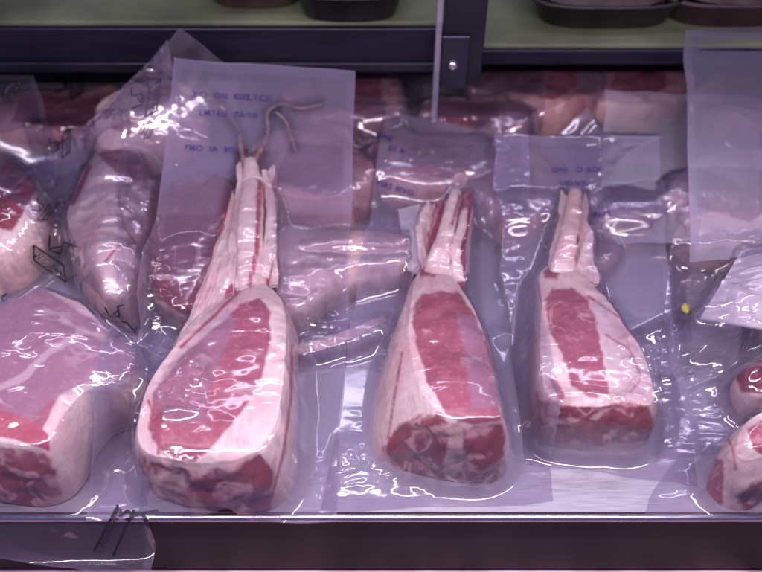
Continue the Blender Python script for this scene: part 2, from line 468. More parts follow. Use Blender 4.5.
# ------------------------------------------------------------------ meat
BIG = 99.0
def body(parent, pts, regions, mt='fat', z0=0.0, bulge=0.006, spine=None, side_bulge=0.003, lump=0.0016, seed=1, n=320, nr=26, ncap=44, names=None):
    A = np.array(pts, float)
    xyz = W(A[:, 0], A[:, 1], A[:, 2]); 
    B = catmull(np.concatenate([xyz, A[:, 3:4]], 1), n)
    T = B[:, :3]; fl = B[:, 3]
    t = np.roll(T, -1, 0)-np.roll(T, 1, 0); t = t[:, :2]; t /= np.linalg.norm(t, axis=1)[:, None]
    N = np.stack([t[:, 1], -t[:, 0]], 1)
    area2 = np.sum(T[:, 0]*np.roll(T[:, 1], -1)-np.roll(T[:, 0], -1)*T[:, 1])
    if area2 < 0: N = -N
    k = np.ones(13)/13
    for c in range(2):
        N[:, c] = np.convolve(np.concatenate([N[-6:, c], N[:, c], N[:6, c]]), k, 'valid')
    rings = []
    for s in np.linspace(0, 1, nr):                      # ground -> top rim, rounded shoulder
        zz = z0+(T[:, 2]-z0)*(0.45*math.sin(s*math.pi/2)+0.55*s)
        o = fl*(1-s)**1.1+side_bulge*math.sin(math.pi*min(1, s*1.05))**1.0*(1-s*0.2)
        rings.append(np.stack([T[:, 0]+N[:, 0]*o, T[:, 1]+N[:, 1]*o, zz], 1))
    Aeq = np.concatenate([T[:, :2], np.ones((n, 1))], 1)
    cf = np.linalg.lstsq(Aeq, T[:, 2], rcond=None)[0]
    if spine is None:
        c = T.mean(0)[:2]; d = T[:, :2]-c; u, s_, vt = np.linalg.svd(d, full_matrices=False)
        ax = vt[0]; L = np.abs(d@ax).max()*0.55; sp0, sp1 = c-ax*L, c+ax*L
    else:
        sp0 = W(spine[0], spine[1], 0.04)[:2]; sp1 = W(spine[2], spine[3], 0.04)[:2]
    ab = sp1-sp0; tt = np.clip(((T[:, :2]-sp0)@ab)/(ab@ab), 0, 1)
    tt = 0.5+(tt-0.5)*0.97
    tgt = sp0+tt[:, None]*ab
    for s in np.linspace(0, 1, ncap)[1:]:
        q = T[:, :2]*(1-s)+tgt*s
        pz = q@cf[:2]+cf[2]
        e = min(1, s*3); e = e*e*(3-2*e)
        zz = T[:, 2]*(1-e)+pz*e+bulge*(1-(1-s)**2.2)
        rings.append(np.concatenate([q, zz[:, None]], 1))
    V = np.concatenate(rings)
    amp = lump*np.clip((V[:, 2]-z0)/0.01, 0, 1)
    dsp = fbm(V, 55, 3, seed)+1.1*vnoise(V, 24, seed+3)
    V = V + (amp*dsp)[:, None]*np.array([0.7, 0.7, 1.0])
    F = gridfaces(len(rings), n, True)
    px = proj(V)
    ragged = regions.get('dark', [])
    att = {}
    for kname in ('lean', 'dark', 'bone', 'vein'):
        polys = regions.get(kname, [])
        v = np.full(len(V), BIG)
        for p in polys: v = np.minimum(v, sdf(px, p))
        att[kname] = np.clip(v, -BIG, BIG)
    for p in ragged:
        wv = np.clip(0.5-sdf(px, p)/10, 0, 1)*np.clip((V[:, 2]-z0)/0.004, 0, 1)
        V = V+(wv*0.0042*fbm(V, 85, 3, seed+8))[:, None]*np.array([0.5, 1.0, 0.3])
    nv = vnormals(V, F)
    if nv[-n:, 2].mean() < 0: F = F[:, ::-1]; nv = -nv
    splat(V)
    fc = {kk: a[F].mean(1) for kk, a in att.items()}
    cls = np.zeros(len(F), int)
    cls[fc['lean'] < 0] = 1; cls[fc['dark'] < 0] = 2
    lab = np.arange(len(F))
    VL = np.full(len(V)*3, len(F))
    for _ in range(600):                                 # connected pieces of one class by label spreading
        VL[:] = len(F)
        for k4 in range(4): np.minimum.at(VL, F[:, k4]*3+cls, lab)
        nl = np.minimum(lab, np.min([VL[F[:, k4]*3+cls] for k4 in range(4)], 0))
        nl = nl[nl]
        if (nl == lab).all(): break
        lab = nl
    ids, cnt = np.unique(lab, return_counts=True)
    small = dict(zip(ids, cnt))
    sz = np.array([small[q] for q in lab])
    cls[(sz < 120)] = 0
    lab = np.where(cls == 0, -1, lab)
    if names is None: names = ['fat_cap', 'lean_eye', 'cut_end']
    for q in np.unique(lab):
        sel = F[lab == q]
        nm = names[int(cls[lab == q][0])]
        used, inv = np.unique(sel, return_inverse=True)
        link(nm, V[used], inv.reshape(sel.shape), PAL[mt], parent, {kk: a[used] for kk, a in att.items()}, normals=nv[used])

def strip(parent, name, path, radii, mt=None, flat=0.6, rough=0.0012, seed=0, att=None):
    """path of (px, py, z)"""
    P = [W(a, b, c) for a, b, c in path]
    V, F = tube(P, radii, 20, flat, seed, rough, 70)
    at = None
    mt = mt or MEAT
    if mt in (MEAT, MEAT_DEEP, MEAT_BACK):
        px = proj(V); at = {}
        for k in ('lean', 'dark', 'bone', 'vein'):
            v = np.full(len(V), BIG)
            for p in (att or {}).get(k, []): v = np.minimum(v, sdf(px, p))
            at[k] = v
    splat(V, 2)
    return link(name, V, F, mt, parent, at)

def sheet(name, parent, corners, nu, nv, mt, thick=0.0006, curl=0.0, seed=5, zadd=0.0):
    """thin paper laid on what is below"""
    C = [W(a, b, c) for a, b, c in corners]
    u = np.linspace(0, 1, nu)[None, :, None]; v = np.linspace(0, 1, nv)[:, None, None]
    P = (C[0]*(1-u)+C[1]*u)*(1-v)+(C[3]*(1-u)+C[2]*u)*v
    P[..., 2] += curl*np.sin(np.pi*u[..., 0])*np.sin(np.pi*v[..., 0])+0.002*fbm(P, 30, 2, seed)+zadd
    V = P.reshape(-1, 3); n = len(V)
    F = gridfaces(nv, nu, False)
    V2 = V.copy(); V2[:, 2] -= thick
    b = [i for i in range(nu)]+[j*nu+nu-1 for j in range(1, nv)]+[(nv-1)*nu+i for i in range(nu-2, -1, -1)]+[j*nu for j in range(nv-2, 0, -1)]
    Fs = F.tolist()+(F[:, ::-1]+n).tolist()+[[b[i], b[(i+1) % len(b)], b[(i+1) % len(b)]+n, b[i]+n] for i in range(len(b))]
    splat(V)
    return link(name, np.concatenate([V, V2]), Fs, mt, parent)

def membrane(parent, corners, folds=3.0, amp=0.004, seed=0, mt=None, veins=()):
    C = [W(a, b, c) for a, b, c in corners]
    nu, nv = 60, 90
    u = np.linspace(0, 1, nu)[None, :, None]; v = np.linspace(0, 1, nv)[:, None, None]
    P = (C[0]*(1-u)+C[1]*u)*(1-v)+(C[3]*(1-u)+C[2]*u)*v
    q = np.stack([u[..., 0]*2.2+0*v[..., 0], v[..., 0]*1.2+0*u[..., 0], 0*u[..., 0]*v[..., 0]+seed], -1)
    ph = u[..., 0]*folds*2*math.pi+2.2*fbm(q, 2, 2, seed)
    P[..., 2] += amp*np.sin(ph)+0.0015*fbm(q, 9, 3, seed+2)
    P[..., 1] += 0.006*fbm(np.stack([u[..., 0]*5+0*v[..., 0], 0*u[..., 0]*v[..., 0]+seed, 0*u[..., 0]*v[..., 0]], -1), 1.3, 2, seed+5)*(1-v[..., 0])*3
    P[..., 0] += 0.003*fbm(np.stack([v[..., 0]*5+0*u[..., 0], u[..., 0]*1.0+0*v[..., 0], 0*u[..., 0]*v[..., 0]+seed], -1), 1.3, 2, seed+6)
    V = P.reshape(-1, 3); n = len(V); V2 = V.copy(); V2[:, 2] -= 0.002
    F = gridfaces(nv, nu, False)
    b = [i for i in range(nu)]+[j*nu+nu-1 for j in range(1, nv)]+[(nv-1)*nu+i for i in range(nu-2, -1, -1)]+[j*nu for j in range(nv-2, 0, -1)]
    Fs = F[:, ::-1].tolist()+(F+n).tolist()+[[b[(i+1) % len(b)], b[i], b[i]+n, b[(i+1) % len(b)]+n] for i in range(len(b))]
    splat(V); A = np.concatenate([V, V2]); px = proj(A)
    at = {k: np.full(len(A), BIG) for k in ('lean', 'dark', 'bone', 'vein')}
    valley = np.concatenate([(np.sin(ph).reshape(-1)+0.80)*20]*2)
    at['vein'] = np.clip(valley, -BIG, BIG)
    for p_ in veins: at['vein'] = np.minimum(at['vein'], sdf(px, p_))
    return link('membrane', A, Fs, mt or MEAT, parent, at)

# ------------------------------------------------------------------ bags
def bag(parent, corners, mt, milk=0.22, milk_contact=0.06, regions=(), step=0.0016, gravity=0.00022, wr=1.0, seed=0, crumple=(), puff=(), seal=0.0065, iters=260, stiff=None, lift=0.0, label=None, zc=0.012, cs=1.0, own=None, drop=1.5):
    """film relaxed over everything already lying there; corners clockwise from the top left, in pixels"""
    C = [W(c[0], c[1], c[2] if len(c) > 2 else zc) for c in corners]
    wdt = max(np.linalg.norm(C[0]-C[1]), np.linalg.norm(C[3]-C[2])); hgt = max(np.linalg.norm(C[0]-C[3]), np.linalg.norm(C[1]-C[2]))
    nu, nv = int(wdt/step)+2, int(hgt/step)+2
    u = np.linspace(0, 1, nu)[None, :, None]; v = np.linspace(0, 1, nv)[:, None, None]
    P = (C[0]*(1-u)+C[1]*u)*(1-v)+(C[3]*(1-u)+C[2]*u)*v
    # slightly wavy rims
    wob = 0.0018
    uu = u[..., 0]+0*v[..., 0]; vv = v[..., 0]+0*u[..., 0]
    P[..., 0] += wob*(vnoise(np.stack([uu*0+seed, vv*7, uu*2], -1), 1, seed))
    P[..., 1] += wob*(vnoise(np.stack([uu*7, vv*2, uu*0+seed], -1), 1, seed+3))
    base = P[..., 2].copy()
    ob = height(P[..., 0], P[..., 1])+0.0007
    free = np.zeros_like(ob, bool)
    if lift:
        lb = base*(1-v[..., 0])**drop if drop else base
        free = lb > ob; ob = np.maximum(ob, lb)
    pq = proj(np.stack([P[..., 0], P[..., 1], ob], -1))
    for bx, by, br, ba in puff:                          # air pockets under the film
        g = np.exp(-((pq[..., 0]-bx)**2+((pq[..., 1]-by)*1.2)**2)/(br*br))
        ob = ob+ba*g*(0.8+0.6*vnoise(np.stack([P[..., 0], P[..., 1], 0*ob+seed], -1), 60, seed+50))
    z = np.maximum(ob, 0.004)
    z = ob.copy()
    # coarse start: local maximum blur so that tents form quickly
    for r in (10, 6, 3):
        for _ in range(r):
            zp = np.pad(z, r, mode='edge')
            z = np.maximum(ob, 0.25*(zp[:-2*r, r:-r]+zp[2*r:, r:-r]+zp[r:-r, :-2*r]+zp[r:-r, 2*r:])-gravity*r)
    for _ in range(iters):
        zp = np.pad(z, 1, mode='edge')
        z = np.maximum(ob, 0.25*(zp[:-2, 1:-1]+zp[2:, 1:-1]+zp[1:-1, :-2]+zp[1:-1, 2:])-gravity)
        z[-1] = ob[-1]; z[:, 0] = ob[:, 0]; z[:, -1] = ob[:, -1]
    gap = z-ob
    P3 = np.stack([P[..., 0], P[..., 1], np.full_like(z, seed*0.37)], -1)
    rg1 = 1-np.abs(vnoise(P3*np.array([0.4, 1.3, 1]), 70, seed))*2.0
    rg2 = 1-np.abs(fbm(P3*np.array([0.35, 1.2, 1]), 130, 2, seed+5))*2.2
    loose = np.clip(gap/0.006, 0, 1)
    edge = np.minimum(np.minimum(uu, 1-uu)*wdt, np.minimum(vv, 1-vv)*hgt)
    ep = np.clip(edge/0.01, 0, 1)
    # crumple is strongest where the film leaves the meat
    gy, gx = np.gradient(ob); steep = np.clip(np.hypot(gx, gy)/step*0.6, 0, 1)*np.where(free, 0.12, 1.0)
    sm = steep
    for _ in range(10):
        q = np.pad(sm, 1, mode='edge'); sm = 0.25*(q[:-2, 1:-1]+q[2:, 1:-1]+q[1:-1, :-2]+q[1:-1, 2:])
        sm = np.maximum(sm, steep*0.8)
    patch = np.clip((vnoise(P3, 26, seed+9)+0.15)*2.2, 0.12, 1)
    if lift: loose = loose*0.35
    cre = np.clip(0.02+0.12*loose+0.60*sm, 0, 1)*patch*cs
    z = z+wr*(0.0009*np.clip(rg1, -1, 1)**3*(0.25+loose+0.6*sm)+0.0006*np.clip(rg2, -1, 1)**3*(0.25+loose+sm))*ep*np.where(free, 0.12, 1.0)
    z = np.maximum(z, ob-0.0002)
    cm = np.zeros_like(z); px0 = proj(np.stack([P[..., 0], P[..., 1], z], -1)).reshape(-1, 2)
    for poly in crumple:
        cm = np.maximum(cm, np.clip(0.5-sdf(px0, poly).reshape(z.shape)/14, 0, 1))
    if len(crumple):
        cm *= ep
        c1 = 1-np.abs(fbm(P3*np.array([1.1, 0.7, 1]), 120, 3, seed+31))*3.2
        c2 = 1-np.abs(vnoise(P3*np.array([0.6, 1.2, 1]), 52, seed+37))*2.4
        z = z+cm*(0.0016*np.clip(c1, -1, 1)+0.0045*np.clip(c2, 0, 1)**2+0.0008)
        cre = np.clip(cre+cm*0.9, 0, 1)
    V = np.stack([P[..., 0], P[..., 1], z], -1).reshape(-1, 3)
    px = proj(V)
    contact = 1-np.clip(gap/0.0015, 0, 1)
    high = np.clip((ob-0.012)/0.01, 0, 1)
    if own is not None:
        high = np.clip(0.5-sdf(px, own).reshape(high.shape)/8, 0, 1); contact = 1-np.clip(gap/0.010, 0, 1)
    mk = milk*(1-contact*high)+milk_contact*contact*high
    for _ in range(3):
        q = np.pad(mk, 1, mode='edge'); mk = 0.25*(q[:-2, 1:-1]+q[2:, 1:-1]+q[1:-1, :-2]+q[1:-1, 2:])
    mk = mk*(1+0.35*fbm(P3, 28, 3, seed+21))
    mk = mk*(0.88 if own is not None else 0.66)+0.06*((edge < seal) & (edge > 0.0012))+0.16*(edge <= 0.0012)
    mk = mk.reshape(-1)
    mk = mk*(1-0.55*cm.reshape(-1))
    for poly, add in regions:
        s = sdf(px, poly); mk = mk+add*np.clip(0.5-s/(2.0 if add > 0 else 12.0), 0, 1)
    splat(V[::1], 1)
    o = link('vacuum_bag', V, gridfaces(nv, nu, False)[:, ::-1], mt, parent, {'milk': np.clip(mk, 0.03, 0.9), 'crease': (cre*ep).reshape(-1)})
    if label: o['label'] = label
    return o

def on_surface(pxy, off=0.0018):
    """drop pixel positions on the height field"""
    z = np.full(len(pxy), -0.03); hit = np.zeros(len(pxy), bool)
    for zz in np.linspace(0.16, -0.03, 760):             # march down the sight line to the first surface
        P = W(pxy[:, 0], pxy[:, 1], np.full(len(pxy), zz)); h = height(P[:, 0], P[:, 1])+off
        new = (~hit) & (h >= zz); z[new] = zz; hit |= new
    return W(pxy[:, 0], pxy[:, 1], z)

def writing(parent, txt, px, py, size, ang, mt, name='printed_text', squash=1.0, shear=0.0, bold=0.0):
    """printed on the film: letters laid where the photograph shows them, size = cap height in pixels"""
    cu = bpy.data.curves.new('txt', 'FONT'); cu.body = txt; cu.size = 1; cu.resolution_u = 3; cu.align_x = 'LEFT'
    cu.offset = bold*0.3; cu.space_character = 1.15
    ob = bpy.data.objects.new('txt', cu); COL.objects.link(ob)
    dg = bpy.context.evaluated_depsgraph_get(); me = bpy.data.meshes.new_from_object(ob.evaluated_get(dg))
    import bmesh
    bm = bmesh.new(); bm.from_mesh(me); bmesh.ops.triangulate(bm, faces=bm.faces[:])
    bmesh.ops.subdivide_edges(bm, edges=[e for e in bm.edges if e.calc_length() > 0.15], cuts=2)
    bmesh.ops.triangulate(bm, faces=bm.faces[:])
    bm.verts.index_update()
    v = np.array([q.co[:2] for q in bm.verts]); F = [[q.index for q in f.verts] for f in bm.faces]
    bm.free(); bpy.data.objects.remove(ob); bpy.data.curves.remove(cu); bpy.data.meshes.remove(me)
    v = v*size/0.7; v[:, 0] *= squash; v[:, 0] += shear*v[:, 1]
    a = math.radians(ang); c, s = math.cos(a), math.sin(a)
    q = np.stack([px+v[:, 0]*c+v[:, 1]*s, py+v[:, 0]*s-v[:, 1]*c], 1)
    P = on_surface(q)
    return link(name, P, F, mt, parent, smooth=False)
def inkline(parent, pts, wpx, mt, name='printed_mark', closed=False):
    L = np.array(pts, float)
    if closed: L = np.concatenate([L, L[:1]])
    out = []; F = []
    for a, b in zip(L[:-1], L[1:]):
        k = max(2, int(np.hypot(*(b-a))/3)+1); t = (b-a)/np.hypot(*(b-a)); nn = np.array([-t[1], t[0]])*wpx/2
        s = np.linspace(0, 1, k)[:, None]; c = a+(b-a)*s
        o = sum(len(x) for x in out)
        out.append(np.concatenate([c+nn, c-nn])); F += [[o+i, o+i+1, o+k+i+1, o+k+i] for i in range(k-1)]
    return link(name, on_surface(np.concatenate(out), 0.0019), F, mt, parent, smooth=False)
def logo(parent, x, y, ang, s):
    """the film maker's mark: word in a long frame with a bull-horn stroke above it"""
    a = math.radians(ang); c, sn = math.cos(a), math.sin(a)
    R = lambda u, v: (x+s*(u*c-v*sn), y+s*(u*sn+v*c))
    inkline(parent, [R(0, -5), R(30, -6), R(40, 4), R(8, 5)], 1.5*s, M_ink, closed=True)
    p = R(5, 3); writing(parent, 'Woodward', p[0], p[1], 5.4*s, ang, M_ink, 'printed_word', squash=0.9, bold=0.02)
    inkline(parent, [R(6, -20), R(12, -10), R(22, -12), R(19, -22), R(26, -24)], 1.8*s, M_ink)
    inkline(parent, [R(12, -10), R(20, -18)], 1.5*s, M_ink)

# ================================================================== THE PACKS, from the lowest layer up
GRP = 'vacuum packed meat in the case'
def pack(name, label, px, py, cat='packed meat', grp=GRP):
    p = W(px, py, 0); return thing(name, label, cat, (float(p[0]), float(p[1]), 0.0), grp)

# --- dim packs under the ledge
def simple(cx, cy, rx, ry, z, seed, label, milk=0.2, rot=0.0, mt='back', bagm=1.25, lean=True, z0=0.0, film_mt=None):
    t = pack('packed_cut', label, cx, cy)
    rs = np.random.RandomState(seed); k = 12; pts = []
    for i in range(k):
        a = 2*math.pi*i/k; r = 1+0.16*rs.uniform(-1, 1)
        ex, ey = rx*r*math.cos(a), ry*r*math.sin(a)
        pts.append((cx+ex*math.cos(rot)-ey*math.sin(rot), cy+ex*math.sin(rot)+ey*math.cos(rot), z*(1+0.15*rs.uniform(-1, 1)), 0.004))
    reg = {}
    if lean:
        reg['lean'] = [[(cx-rx*0.5+rx*.2*rs.uniform(-1, 1), cy-ry*0.6), (cx+rx*0.5, cy-ry*0.5), (cx+rx*0.55, cy+ry*0.3), (cx+rx*.1, cy+ry*0.8), (cx-rx*0.6, cy+ry*0.4)]]
    body(t, pts, reg, mt, n=160, nr=12, ncap=24, seed=seed, z0=z0, lump=0.003, names=['fat_layer', 'lean_muscle', 'cut_end'])
    B = bagm
    j = lambda: rs.uniform(-6, 6)
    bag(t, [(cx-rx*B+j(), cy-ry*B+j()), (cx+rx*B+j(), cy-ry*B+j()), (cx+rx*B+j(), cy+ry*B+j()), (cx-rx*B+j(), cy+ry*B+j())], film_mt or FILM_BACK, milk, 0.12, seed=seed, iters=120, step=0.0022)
    return t
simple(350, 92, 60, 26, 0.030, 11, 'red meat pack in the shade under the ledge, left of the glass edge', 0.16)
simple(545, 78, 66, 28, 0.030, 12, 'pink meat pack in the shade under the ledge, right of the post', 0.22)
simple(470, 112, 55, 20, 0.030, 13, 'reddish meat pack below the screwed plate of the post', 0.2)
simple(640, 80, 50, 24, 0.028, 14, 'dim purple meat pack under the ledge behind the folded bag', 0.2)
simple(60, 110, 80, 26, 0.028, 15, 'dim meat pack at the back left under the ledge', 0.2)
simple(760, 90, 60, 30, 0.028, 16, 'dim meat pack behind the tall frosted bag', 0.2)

# --- rows behind the front chops
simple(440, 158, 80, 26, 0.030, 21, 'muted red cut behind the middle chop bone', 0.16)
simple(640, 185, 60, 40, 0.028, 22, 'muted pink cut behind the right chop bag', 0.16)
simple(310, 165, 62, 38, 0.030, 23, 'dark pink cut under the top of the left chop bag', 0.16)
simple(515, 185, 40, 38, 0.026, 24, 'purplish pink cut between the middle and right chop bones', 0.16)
simple(742, 190, 75, 40, 0.040, 25, 'bright pink cut inside the folded bag at the right', 0.14, mt='fat')

# piece with pink lean at the upper left
t = pack('packed_cut', 'bright pink cut with pale fat end, top left beside the taller bag', 140, 130)
body(t, [(95, 130, .035, .004), (98, 105, .038, .004), (118, 90, .04, .004), (150, 82, .04, .004), (185, 85, .04, .004), (200, 110, .038, .004), (170, 128, .036, .004), (135, 142, .036, .004), (105, 150, .035, .004)],
     {'lean': [[(140, 92), (172, 84), (200, 100), (165, 108), (140, 112)], [(112, 118), (140, 110), (160, 118), (130, 135), (112, 130)]]}, 'fat', n=200, seed=31, names=['fat_layer', 'lean_muscle', 'cut_end'])
packD = t
# large pale fat piece
tB = pack('packed_cut', 'large pale pink fatty joint left of the left chop', 105, 230)
body(tB, [(84, 170, .045, .004), (102, 152, .045, .004), (135, 150, .045, .004), (158, 165, .045, .004), (150, 195, .045, .004), (139, 225, .045, .005), (136, 255, .042, .005), (124, 285, .038, .005), (106, 294, .036, .005), (88, 272, .038, .005), (74, 238, .040, .005), (68, 212, .042, .004), (76, 190, .044, .004)],
     {'lean': [[(95, 150), (165, 140), (170, 180), (120, 178)]], 'vein': [stroke([(72, 205), (80, 188), (90, 165)], 5), stroke([(105, 262), (118, 246), (136, 243), (124, 228), (118, 195)], 2.2)], }, 'fat', n=260, seed=32, bulge=.010, lump=.0035, names=['fat_layer', 'lean_muscle', 'cut_end'])
# far-left dark piece
tC = pack('packed_cut', 'dark brownish red cut cut off by the left edge of the picture', 5, 210)
body(tC, [(-60, 170, .05, .004), (-10, 158, .05, .004), (16, 158, .05, .004), (28, 178, .048, .004), (38, 200, .046, .004), (36, 216, .044, .004), (20, 232, .04, .006), (8, 248, .036, .006), (-20, 256, .036, .006), (-60, 250, .04, .006)],
     {'lean': [[(-60, 150), (30, 150), (36, 190), (12, 232), (-60, 215)]], 'dark': []}, 'deep', n=220, seed=33, bulge=.008, lump=.003, names=['fat_layer', 'lean_muscle', 'cut_end'])
bag(packD, [(178, 28, .135), (262, 88, .062), (140, 350, .01), (-40, 150, .05)], FILM_SOFT, 0.09, 0.04, seed=41, cs=.35, wr=0.8, lift=1, drop=0.8)
for (x, y, a, s) in ((76, 100, -86, 1.05), (150, 118, -80, 1.0), (66, 158, -88, 0.75), (146, 140, -70, .5), (128, 70, 38, .7)):
    logo(packD.children[-1], x, y, a, s)
bag(tB, [(30, 120, .02), (190, 130, .03), (150, 345, .01), (0, 300, .01)], FILM, 0.07, 0.03, seed=42, wr=0.5)
logo(tB.children[-1], 30, 250, 36, 1.2)
logo(tB.children[-1], 98, 326, 4, 0.95)
logo(tB.children[-1], -8, 322, -20, 0.9)
logo(tB.children[-1], 40, 222, -50, 0.7)
bag(tC, [(-90, 70, .06), (34, 76, .06), (66, 190, .01), (-60, 330, .01)], FILM, 0.16, 0.05, seed=43, wr=1.2, lift=1)
logo(tC.children[-1], 2, 104, -55, 0.7)

# piece half hidden under the left chop's bag
tE = pack('packed_cut', 'dark pink veined cut tucked under the left chop', 190, 250)
body(tE, [(150, 205, .028, .004), (185, 175, .03, .004), (230, 180, .03, .004), (240, 225, .03, .004), (222, 268, .028, .004), (195, 300, .026, .004), (172, 300, .026, .004), (150, 275, .026, .004), (140, 240, .026, .004)],
     {'lean': [[(140, 170), (245, 170), (240, 240), (190, 320), (130, 280)]], 'bone': [stroke([(152, 275), (180, 280), (205, 262), (236, 258)], 4), stroke([(185, 300), (196, 280), (200, 240), (225, 215)], 3)]}, 'deep', n=220, seed=34, names=['fat_layer', 'lean_muscle', 'cut_end'])
bag(tE, [(134, 168), (250, 160), (235, 345), (128, 335)], FILM, 0.06, 0.05, seed=44)

# pale bony piece between left and middle chop
tF = pack('packed_cut', 'pale pink bony cut between the left and middle chops', 340, 270)
body(tF, [(274, 240, .03, .004), (295, 226, .03, .004), (335, 230, .026, .004), (380, 230, .024, .004), (405, 240, .022, .004), (404, 262, .02, .004), (370, 270, .02, .004), (335, 280, .022, .004), (312, 295, .024, .004), (292, 305, .026, .004), (276, 290, .028, .004)],
     {'bone': [[(310, 230), (405, 225), (405, 262), (330, 275)]]}, 'fat', n=220, seed=35, bulge=.004, names=['fat_layer', 'lean_muscle', 'cut_end'])
strip(tF, 'rib_bone', [(300, 244, .030), (340, 240, .030), (375, 242, .027), (406, 240, .024)], [.005, .0065, .006, .006], MEAT, .5, att={'bone': [[(290, 220), (420, 220), (420, 260), (290, 262)]]})
strip(tF, 'rib_bone', [(304, 272, .029), (340, 262, .026), (378, 258, .023), (408, 254, .020)], [.004, .0055, .005, .005], MEAT, .5)
strip(tF, 'rib_end', [(290, 352, .008), (320, 344, .010), (355, 332, .012), (385, 318, .012)], [.004, .005, .004, .003], MEAT, .4)
bag(tF, [(262, 222), (430, 222), (410, 362), (270, 352)], FILM, 0.20, 0.14, seed=45, wr=1.6)
# red piece and yellow tab behind the right chop
tG = pack('packed_cut', 'small red trimmed cut beside the right chop bone', 600, 245)
body(tG, [(580, 240, .018, .003), (592, 226, .018, .003), (612, 228, .018, .003), (617, 245, .018, .003), (606, 262, .018, .003), (590, 268, .018, .003), (580, 258, .018, .003)],
     {'lean': [[(590, 232), (610, 230), (612, 250), (600, 262), (592, 250)]]}, 'back', n=120, nr=10, ncap=20, seed=36, bulge=.003, names=['fat_layer', 'lean_muscle', 'cut_end'])
bag(tG, [(540, 210), (690, 205), (694, 330), (560, 340)], FILM_BACK, 0.22, 0.2, seed=46, iters=120)

# ------------------------------------------------ LEFT FRONT joint
tA = pack('packed_joint', 'large mauve pink joint in the printed bag overhanging the shelf at the left front', 50, 470, 'packed meat')
body(tA, [(-90, 350, .055, .004), (-20, 316, .055, .004), (20, 298, .055, .004), (42, 291, .055, .004), (75, 302, .054, .004), (106, 326, .052, .004), (130, 347, .050, .003), (132, 362, .048, .003), (114, 378, .048, .004), (86, 390, .048, .006), (66, 412, .048, .007), (52, 434, .048, .009), (34, 446, .048, .012), (-10, 440, .048, .014), (-90, 420, .050, .014)],
     {'lean': [[(-90, 340), (40, 285), (60, 300), (110, 330), (148, 350), (140, 375), (95, 380), (60, 395), (42, 430), (-10, 392), (-90, 350)]],
      'dark': [[(-90, 460), (-10, 448), (46, 452), (56, 470), (62, 495), (40, 508), (-90, 516)]],
      'bone': [stroke([(-20, 396), (20, 380), (48, 352), (82, 334)], 7), stroke([(60, 318), (84, 332), (112, 340)], 5)],
      'vein': [[(-90, 380), (-10, 398), (20, 412), (48, 434), (50, 452), (16, 440), (-90, 420)]]},
     'fat', n=340, seed=37, bulge=.006, z0=0.001, names=['fat_layer', 'lean_muscle', 'cut_end'])
bag(tA, [(-110, 250, .02), (172, 338, .02), (137, 561, .0), (-110, 520, .0)], FILM, 0.17, 0.10, seed=47, wr=1.1,
    regions=[([(-90, 340), (40, 286), (150, 345), (150, 385), (60, 395), (30, 420), (-90, 380)], 0.30), ([(88, 395), (128, 378), (112, 440), (80, 468), (72, 450)], .14)], gravity=.00012)
bb = tA.children[-1]
inkline(bb, [(118, 505), (94, 552)], 2.6, M_ink); inkline(bb, [(134, 510), (113, 556)], 2.6, M_ink)
writing(bb, 'Woodward', 104, 550, 7, -66, M_ink, 'printed_word', 0.85, bold=.03)
inkline(bb, [(119, 516), (128, 510), (133, 518), (125, 520)], 2.4, M_ink); inkline(bb, [(134, 514), (142, 513), (147, 524)], 3.6, M_ink); inkline(bb, [(142, 513), (158, 510)], 2, M_ink)

# ------------------------------------------------ CHOPS
CG = 'long boned chops in the front row'
# right chop
t3 = pack('packed_chop', 'smallest long boned chop, right of the middle one, set back from the lip', 595, 430, 'packed chop', CG)
strip(t3, 'rib_bone', [(575, 192, .040), (572, 215, .038), (568, 240, .036), (562, 268, .030), (560, 285, .026)], [.005, .0065, .007, .009, .010], MEAT, .8, att={'bone': [[(560, 185), (590, 185), (575, 230), (565, 230)]]})
membrane(t3, [(563, 200, .034), (587, 204, .032), (598, 284, .030), (547, 282, .028)], 1.6, .0022, 3)
body(t3, [(542, 270, .030, .003), (558, 261, .031, .003), (576, 266, .031, .003), (598, 290, .033, .003), (620, 318, .036, .003), (640, 344, .038, .004), (651, 372, .040, .004), (656, 396, .041, .005), (644, 405, .041, .006), (605, 406, .041, .006), (576, 403, .041, .006), (556, 398, .041, .006), (544, 384, .040, .004), (540, 350, .038, .002), (541, 312, .035, .002), (541, 288, .032, .002)],
     {'lean': [[(545, 300), (552, 289), (572, 288), (588, 300), (597, 325), (604, 362), (610, 394), (590, 399), (572, 386), (562, 355), (548, 326)], [(543, 271), (553, 262), (561, 270), (557, 279), (545, 279)]],
      'dark': [[(536, 400), (560, 399), (600, 408), (625, 402), (648, 408), (658, 440), (600, 446), (540, 442)]],
      'bone': [stroke([(560, 398), (590, 405), (622, 396), (640, 372)], 5), stroke([(590, 420), (612, 410), (634, 414)], 3)],
      'vein': [stroke([(552, 378), (562, 398)], 7), stroke([(606, 335), (630, 350), (642, 378), (630, 392)], 2), stroke([(536, 392), (543, 425)], 4), stroke([(588, 296), (620, 318), (640, 345)], 1.6)]}, 'fat', n=320, seed=51)
bag(t3, [(495, 135, .055), (662, 137, .055), (698, 486, .0), (528, 466, .0)], FILM_EMB, 0.36, 0.05, seed=53, lift=1, own=[(560,190),(585,190),(590,270),(655,345),(662,450),(540,445),(525,380),(535,290),(555,255)],
    regions=[([(590, 303), (600, 298), (656, 366), (662, 405), (612, 396), (604, 350)], 0.22)],
    crumple=[[(620, 345), (668, 320), (680, 385), (668, 440), (655, 400)], [(545, 385), (650, 400), (655, 432), (545, 425)]])
b3 = t3.children[-1]
writing(b3, 'ONI  \u00b7O AOI', 552, 172, 5.5, 0, M_inkp, squash=1.0, bold=.02)
writing(b3, 'UO VX\u00b7', 560, 186, 5.5, 0, M_inkp, bold=.02)
